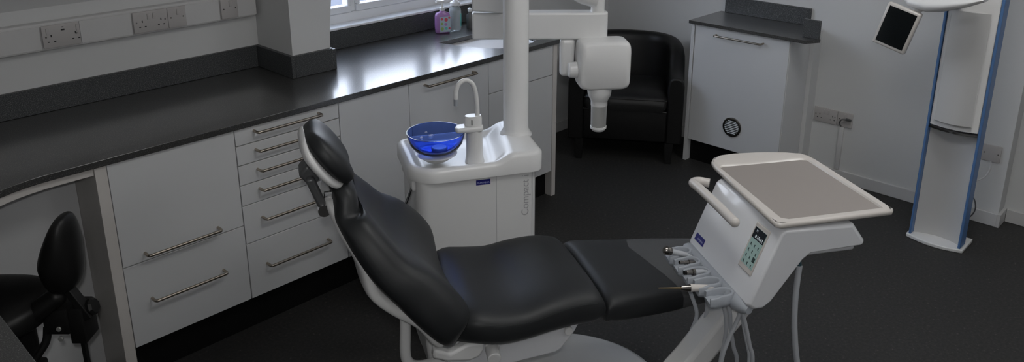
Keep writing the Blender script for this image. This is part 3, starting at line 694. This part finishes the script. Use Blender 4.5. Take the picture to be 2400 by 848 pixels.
# tray
b = MB()
out = [(0, .01), (.012, 0), (.362, .006), (.374, .018), (.366, .42), (.354, .452), (.30, .478), (.22, .497), (.13, .505), (.08, .500), (.045, .482), (.026, .455), (.018, .42)]
def ring_scale(P, s_, z): cx, cy = .187, .245; return [(cx + (x - cx) * s_, cy + (y - cy) * s_, z) for x, y in P]
b.loft([ring_scale(out, .975, .887), ring_scale(out, .995, .890), ring_scale(out, 1.0, .897), ring_scale(out, .992, .902), ring_scale(out, .975, .9035)], cap=False); 
lo = ring_scale(out, .975, .887); b._f([b.bm.verts.new(V(p)) for p in lo])
m0 = [(.034, .026), (.346, .030), (.338, .400), (.330, .408), (.038, .412), (.030, .404)]
o2 = ring_scale(out, .975, .9035)
def sample(P, n=72):
    cx, cy = .185, .22; res = []
    for k in range(n):
        a = 2 * PI * k / n; d = V((math.cos(a), math.sin(a))); best = None
        for i in range(len(P)):
            p, q = V((P[i][0] - cx, P[i][1] - cy)), V((P[(i + 1) % len(P)][0] - cx, P[(i + 1) % len(P)][1] - cy)); e_ = q - p
            den = d.x * e_.y - d.y * e_.x
            if abs(den) < 1e-9: continue
            t = (p.x * e_.y - p.y * e_.x) / den; s_ = (p.x * d.y - p.y * d.x) / den
            if t > 0 and -1e-6 <= s_ <= 1 + 1e-6: best = t if best is None else max(best, t)
        res.append((cx + d.x * best, cy + d.y * best))
    return res
so_, si_ = sample([(x, y) for x, y, z in o2]), sample(m0)
b.loft([[(x, y, .9035) for x, y in so_], [(x, y, .904) for x, y in [(.15 * a[0] + .85 * c_[0], .15 * a[1] + .85 * c_[1]) for a, c_ in zip(so_, si_)]], [(x, y, .8985) for x, y in si_]], cap=False)
tr = b.build('tray', M['rim'], dc, smooth=50)
b = MB(); b._f([b.bm.verts.new((x, y, .8985)) for x, y in m0]); b.bm.faces.ensure_lookup_table()
b2 = MB(); b2.loft([[(x, y, .8975) for x, y in m0], [(x, y, .8990) for x, y in m0]]); b2.build('tray_mat', M['mat'], tr); b.bm.free()
# handle bar on the front
b = MB(); b.tube([(-.005, .395, .855), (-.035, .412, .857), (-.062, .395, .862), (-.066, .36, .866), (-.067, .28, .868), (-.068, .20, .868), (-.068, .12, .866), (-.068, .108, .866)], .0145, 16); b.sphere((-.068, .108, .866), .0147)
b.build('handle', M['rim'], dc, smooth=60)
# the display, set on the sloping front
f0, f1 = V((-.062, 0, .652)), V((.018, 0, .870)); sl = (f1 - f0).normalized(); nf = V((-sl.z, 0, sl.x))
def onf(s_, v_, h): p = f0 + sl * s_ + nf * h - V((.012, 0, 0)) * ((v_ - .005) / .372); return V((p.x, v_, p.z + .014 * ((v_ - .005) / .372) * (1 - s_ / .232)))
def fbox(b, s0, s1, v0, v1, h0, h1): b.loft([[onf(s0, v0, h), onf(s1, v0, h), onf(s1, v1, h), onf(s0, v1, h)] for h in (h0, h1)])
b = MB(); fbox(b, .074, .218, .045, .114, -.002, .004); bz = b.build('display_bezel', M['rim'], dc, bev=.003)
b = MB(); fbox(b, .091, .205, .049, .106, .004, .0052); lc = b.build('display', M['lcd'], bz)
b = MB(); fbox(b, .172, .205, .049, .106, .0052, .0058); b.build('display_header', M['lcd_dark'], lc)
th_ = math.atan2(sl.z, sl.x)
Rf = Matrix((V((0, -1, 0)), sl, nf)).transposed()
def ftext(name, body, size, m, parent, s_, v_, h):
    o = text(name, body, size, m, parent, onf(s_, v_, h), (0, 0, 0)); o.rotation_euler = Rf.to_euler(); return o
ftext('lettering', '18:15:12', .0135, M['lcd_white'], lc, .180, .076, .0061)
ftext('lettering', '14', .009, M['lcd_white'], lc, .196, .092, .0061)
b = MB()
for r in range(4):
    for c__ in range(3):
        s_ = .100 + r * .0185; v_ = .058 + c__ * .0185
        if (r, c__) == (1, 0): fbox(b, s_ - .007, s_ + .008, v_ - .006, v_ + .006, .0052, .0055)
        else: fbox(b, s_ - .004, s_ + .003, v_ - .0010, v_ + .0028, .0052, .0056); fbox(b, s_ - .0055, s_ - .0045, v_ - .0045, v_ + .002, .0052, .0056)
b.build('key_symbol', M['dark_ink'], lc)
b = MB(); fbox(b, .026, .0505, .298, .352, .0002, .0012); bg = b.build('badge', M['badge'], dc)
ftext('lettering', 'PLANMECA', .0085, M['pale'], bg, .036, .325, .0014)
# holder rail and five holders along the lower front edge
HP = [(-.112, .311, .668), (-.110, .250, .665), (-.106, .192, .662), (-.096, .138, .658), (-.086, .082, .653)]
def hold(i): return V(HP[i])
b = MB(); b.tube([(-.052, .012, .636), (-.062, .06, .634), (-.072, .2, .640), (-.080, .345, .650), (-.074, .372, .656)], [.012, .024, .024, .022, .010], 18); b.build('holder_rail', M['grey'], dc, smooth=70)
for i in range(5):
    p = hold(i); b = MB()
    path = [(-.058, .020), (-.044, .0235), (-.028, .021), (-.012, .021), (.004, .017), (.013, .008), (.015, 0), (.013, -.008), (.004, -.017), (-.012, -.021), (-.028, -.021), (-.046, -.0245), (-.062, -.021)]
    pts_ = catmull([(x, y, 0) for x, y in path], 4); rings = []
    for k, q in enumerate(pts_):
        t_ = (pts_[min(k + 1, len(pts_) - 1)] - pts_[max(k - 1, 0)]).normalized(); nr = V((-t_.y, t_.x, 0)); f_ = k / (len(pts_) - 1)
        h_ = .010 - .006 * max(0, (-q.x - .02) / .04); th = .0042
        rings.append([p + q + nr * th + V((0, 0, -.020)), p + q + nr * th + V((0, 0, h_ - .002)), p + q + nr * th * .5 + V((0, 0, h_)), p + q - nr * th * .5 + V((0, 0, h_)), p + q - nr * th + V((0, 0, h_ - .002)), p + q - nr * th + V((0, 0, -.020))])
    b.loft(rings)
    b.loft([[p + q * s_ + V((0, 0, z_)) for q in pts_] for s_, z_ in ((.9, -.030), (1.02, -.024), (1.02, -.013))])
    b.loft([[p + V((x_, y_, z_)) for y_, z_ in ((-.015, -.024), (.015, -.024), (.015, -.004), (-.015, -.004))] for x_ in (.010, .05)])
    b.build('instrument_holder', M['grey'], dc, smooth=60)
# support arm from the chair's base
b = MB()
def armsec(c_, w_, t_): 
    c_ = V(c_); return [c_ + V((0, w_, 0)) * a + V((t_, 0, 0)) * q for a, q in ((-1, -1), (1, -1), (1, 1), (-1, 1))]
b.loft([armsec((-.36, .24, .07), .05, .055), armsec((-.185, .215, .27), .046, .05), armsec((-.105, .20, .385), .046, .048), armsec((.02, .195, .56), .048, .046), armsec((.03, .195, .66), .048, .046)])
b.build('support_arm', M['plastic'], dc, bev=.015)
b = MB(); b.loft([armsec((.012, .195, .575), .052, .054), armsec((.03, .195, .66), .054, .056)]); b.build('arm_collar', M['plastic_dim'], dc, bev=.006)
# supply hose from the back
b = MB(); b.tube([(.095, .035, .785), (.096, .022, .742)], .0095, 12, smooth=False); sh = b.build('hose_gland', mat('dark teal sleeve', (.01, .04, .055), .4), dc)
hz_ = MB(); hz_.tube([(.0955, .02, .755), (.095, .02, .731), (.095, .02, .649), (.104, .02, .549), (.126, .02, .432), (.16, .02, .33), (.15, .03, .18), (.05, .05, .03), (-.06, .07, .011)], .0085, 12)
hz_.build('supply_hose', M['hose'], dc, smooth=60)

# handpieces resting in the holders
def hose(pts, parent, r=.0062):
    b = MB(); b.tube(pts, r, 10, k=6); return b.build('hose', M['hose'], parent, smooth=60)
def instrument(i, name, label, parts, a, o, pts):
    # o: where the body leaves its holder, a: the far tip side; prof lengths run from o towards a
    t = thing(name, label, 'handpiece', FD, *o)
    o = V(o); d = (V(a) - o).normalized()
    for nm, prof_, m in parts:
        b = MB(); b.axis_lathe(prof_, o, d, 18); b.build(nm, M[m], t, smooth=40)
    hose([o + d * .01, o - d * .012 + V((.002, 0, -.006)), V(HP[i]) + V((.006, 0, -.03))] + [V(q) for q in pts], t)
    return t
instrument(0, 'air_syringe', 'grey instrument with a round steel head in the far holder', [
    ('body', [(.006, .0), (.0085, .012), (.009, .046), (.010, .05)], 'hose'), ('head', [(.010, .05), (.0135, .056), (.0135, .072), (.009, .078)], 'dchrome')],
    (-.187, .299, .690), (-.118, .285, .672), [(-.098, .30, .55), (-.074, .28, .464), (-.090, .275, .404), (-.106, .27, .351), (-.12, .26, .293), (-.15, .25, .12)])
instrument(1, 'turbine_coupling', 'slim steel coupling in the second holder from the far end', [
    ('body', [(.006, .0), (.0085, .006), (.008, .022)], 'dchrome'), ('connector', [(.005, .022), (.0068, .027), (.005, .032), (.0068, .037), (.005, .042), (.0058, .052), (.005, .058)], 'dchrome')],
    (-.171, .233, .682), (-.113, .245, .668), [(-.075, .22, .552), (-.075, .22, .482), (-.092, .22, .424), (-.11, .22, .357), (-.12, .22, .30), (-.14, .22, .12)])
instrument(2, 'motor_coupling', 'dark tipped steel coupling with a grey sleeve in the middle holder', [
    ('body', [(.006, .0), (.0085, .008), (.009, .034)], 'hose'), ('connector', [(.0105, .034), (.0105, .042), (.0072, .044), (.0072, .064)], 'dchrome'), ('tip', [(.0062, .064), (.0062, .070)], 'rubber')],
    (-.176, .180, .677), (-.108, .190, .667), [(-.060, .15, .574), (-.047, .14, .507), (-.049, .14, .433), (-.055, .14, .377), (-.07, .14, .12)])
instrument(3, 'ultrasonic_scaler', 'white scaler with a thin gold tip pointing over the leg rest', [
    ('body', [(.007, -.012), (.0095, .004), (.0105, .030), (.0112, .056)], 'rim'), ('nose', [(.0112, .056), (.008, .078), (.007, .083)], 'dchrome'), ('tip', [(.0028, .083), (.0022, .11), (.0012, .150)], 'gold')],
    (-.275, .140, .6625), (-.125, .119, .6555), [(-.055, .12, .579), (-.042, .12, .505), (-.026, .12, .436), (-.011, .12, .384), (.0, .12, .2)])
t = thing('suction_hose', 'pair of grey hoses hanging from the nearest holder', 'hose', FD, -.08, .06, .62)
hose([(-.070, .075, .632), (-.046, .07, .598), (-.060, .07, .547), (-.079, .07, .493), (-.092, .07, .431), (-.11, .08, .2)], t)
hose([(-.060, .060, .628), (-.048, .06, .609), (-.029, .06, .55), (-.010, .06, .482), (.005, .06, .423), (.02, .07, .2)], t)
hose([(-.058, .088, .628), (-.032, .09, .581), (-.015, .09, .513), (.002, .09, .452), (.010, .09, .401), (.01, .09, .2)], t, .0045)

# ================================================================ OPERATOR STOOL
FS = Frame(-45.8, .56, 2.45)
so = thing('operator_stool', 'black operator stool with an upright back pad in the knee space', 'stool', FS, -.12, .1, 0)
b = MB(); rg = []
pad = [(.600, .020, .020), (.610, .036, .034), (.64, .050, .045), (.69, .056, .052), (.74, .050, .050), (.79, .037, .042), (.82, .026, .034), (.838, .016, .024), (.845, .008, .012)]
for z, a, d_ in interp(pad, 3):
    cx = .012 + (.045 - .012) * max(0, (z - .70)) / .15 if z > .70 else .012
    rg.append([(cx + a * math.copysign(abs(math.cos(q)) ** .85, math.cos(q)) + (.012 * math.cos(2 * q) if False else 0), .08 + 1.5 * d_ * math.sin(q), z) for q in [2 * PI * k / 32 for k in range(32)]])
b.loft(rg); b.build('back_pad', M['black'], so, smooth=80)
b = MB(); rg = []
for y, w_, zt, zb in interp([(-.12, .04, .555, .53), (-.10, .10, .575, .50), (-.04, .15, .592, .49), (.03, .17, .600, .48), (.10, .17, .603, .48), (.16, .14, .598, .49), (.19, .08, .58, .52)], 3):
    rg.append(superring(-.21, w_, zt, zb, 32, lambda l, z, y=y: (l, y, z), e=3))
b.loft(rg); b.build('seat', M['black'], so, smooth=80)
b = MB(); b.tube([(-.006, .05, .585), (-.08, .02, .535), (-.18, .0, .46)], [.030, .033, .034], 18); b.sphere((-.006, .05, .585), .030); b.build('seat_roll', M['black'], so, smooth=80)
b = MB(); b.box(-.055, .022, .04, .12, .46, .545, .006); b.box(.018, .066, .045, .125, .425, .545, .005); mc = b.build('tilt_mechanism', M['rubber'], so)
b = MB()
for z in (.482, .447): b.cyl((-.008, .045, z), (-.008, .036, z), .0075); 
b.build('screw', M['alu'], mc, bev=.001)
b = MB(); b.prism([(0, 0), (.02, .008), (.078, -.10), (.056, -.112)], lambda p, q, t: (.012 + p, t, .612 + q), .05, .085); b.build('back_support', M['rubber'], so, bev=.003)
b = MB(); b.axis_lathe([(.012, 0), (.026, .008), (.028, .02), (.022, .028)], (.066, .08, .53), (1, 0, .3), 8); b.build('knob', M['rubber'], so)
b = MB(); b.tube([(-.055, .06, .475), (-.062, .05, .43), (-.09, .03, .385), (-.10, .03, .365)], .012, 10); b.box(-.135, -.07, .0, .06, .345, .372, .008); b.build('lever', M['rubber'], so)
b = MB(); b.cyl((-.15, .1, .10), (-.15, .1, .52), .028); b.build('gas_lift', M['rubber'], so)
b = MB(); b.box(.022, .034, .085, .10, .10, .43); b.build('cable_bar', M['rubber'], so)
for k in range(5):
    a = 2 * PI * k / 5 + .3; ex_, ey_ = -.15 + .24 * math.cos(a), .1 + .24 * math.sin(a)
    b = MB(); b.tube([(-.15, .1, .11), (-.15 + .12 * math.cos(a), .1 + .12 * math.sin(a), .095), (ex_, ey_, .075)], .018, 10); b.build('base_arm', M['rubber'], so)
    b = MB(); b.cyl((ex_ - .01, ey_, .027), (ex_ + .01, ey_, .027), .026); b.cyl((ex_, ey_, .03), (ex_, ey_, .075), .007); b.build('caster', M['rubber'], so)

# ================================================================ LIGHT
for x, y, lb in ((1.7, 1.0, 'square ceiling light panel above the dental chair'), (3.3, .9, 'square ceiling light panel nearest the imaging tower'), (2.2, -.7, 'square ceiling light panel farthest from the window')):
    t = thing('ceiling_light', lb, 'ceiling light', WORLD, x, y, ZC - .03)
    b = MB(); b.box(x - .32, x + .32, y - .32, y + .32, ZC - .03, ZC - .001); b.build('lamp_frame', M['pvc'], t, bev=.003)
    b = MB(); b.box(x - .30, x + .30, y - .30, y + .30, ZC - .034, ZC - .0301); b.build('diffuser', M['lamp'], t)
L = bpy.data.lights.new('camera_flash', 'AREA'); L.shape = 'DISK'; L.size = .05; L.energy = 9.0; L.color = (1, .99, .98)
lo_ = bpy.data.objects.new('camera_flash', L); C.objects.link(lo_); lo_.location = (-.03, -.03, 2.04); lo_.rotation_euler = (math.radians(90) - .3066, 0, .7707 - PI / 2)

wd = bpy.data.worlds.new('sky'); bpy.context.scene.world = wd; wd.use_nodes = True
nt = wd.node_tree; bg_ = nt.nodes['Background']
tc = nt.nodes.new('ShaderNodeTexCoord'); sx = nt.nodes.new('ShaderNodeSeparateXYZ'); rp = nt.nodes.new('ShaderNodeValToRGB')
nt.links.new(tc.outputs['Generated'], sx.inputs['Vector']); nt.links.new(sx.outputs['Z'], rp.inputs['Fac']); nt.links.new(rp.outputs['Color'], bg_.inputs['Color'])
rp.color_ramp.elements[0].position = 0; rp.color_ramp.elements[0].color = (.86, .91, 1, 1)
rp.color_ramp.elements[1].position = .8; rp.color_ramp.elements[1].color = (.62, .75, 1, 1)
bg_.inputs['Strength'].default_value = 5.5

# ================================================================ CAMERA
cam = bpy.data.cameras.new('camera'); co = bpy.data.objects.new('camera', cam); C.objects.link(co); bpy.context.scene.camera = co
cam.sensor_fit = 'HORIZONTAL'; cam.sensor_width = 36; cam.lens = 1916 / 2400 * 36; cam.shift_y = -(424 - 213) / 2400; cam.clip_start = .02
p_, y_ = .3066, .7707
fwd = V((math.cos(y_) * math.cos(p_), math.sin(y_) * math.cos(p_), -math.sin(p_)))
rt = V((math.sin(y_), -math.cos(y_), 0)); up = rt.cross(fwd)
R_ = Matrix((rt, up, -fwd)).transposed().to_4x4(); R_.translation = V((0, 0, 1.92)); co.matrix_world = R_
vs = bpy.context.scene.view_settings; vs.view_transform = 'Standard'; vs.look = 'None'; vs.gamma = 1; vs.exposure = 0; vs.use_curve_mapping = False
for o in list(bpy.data.objects):
    for k in ('_u', '_v', '_z'):
        if k in o: del o[k]
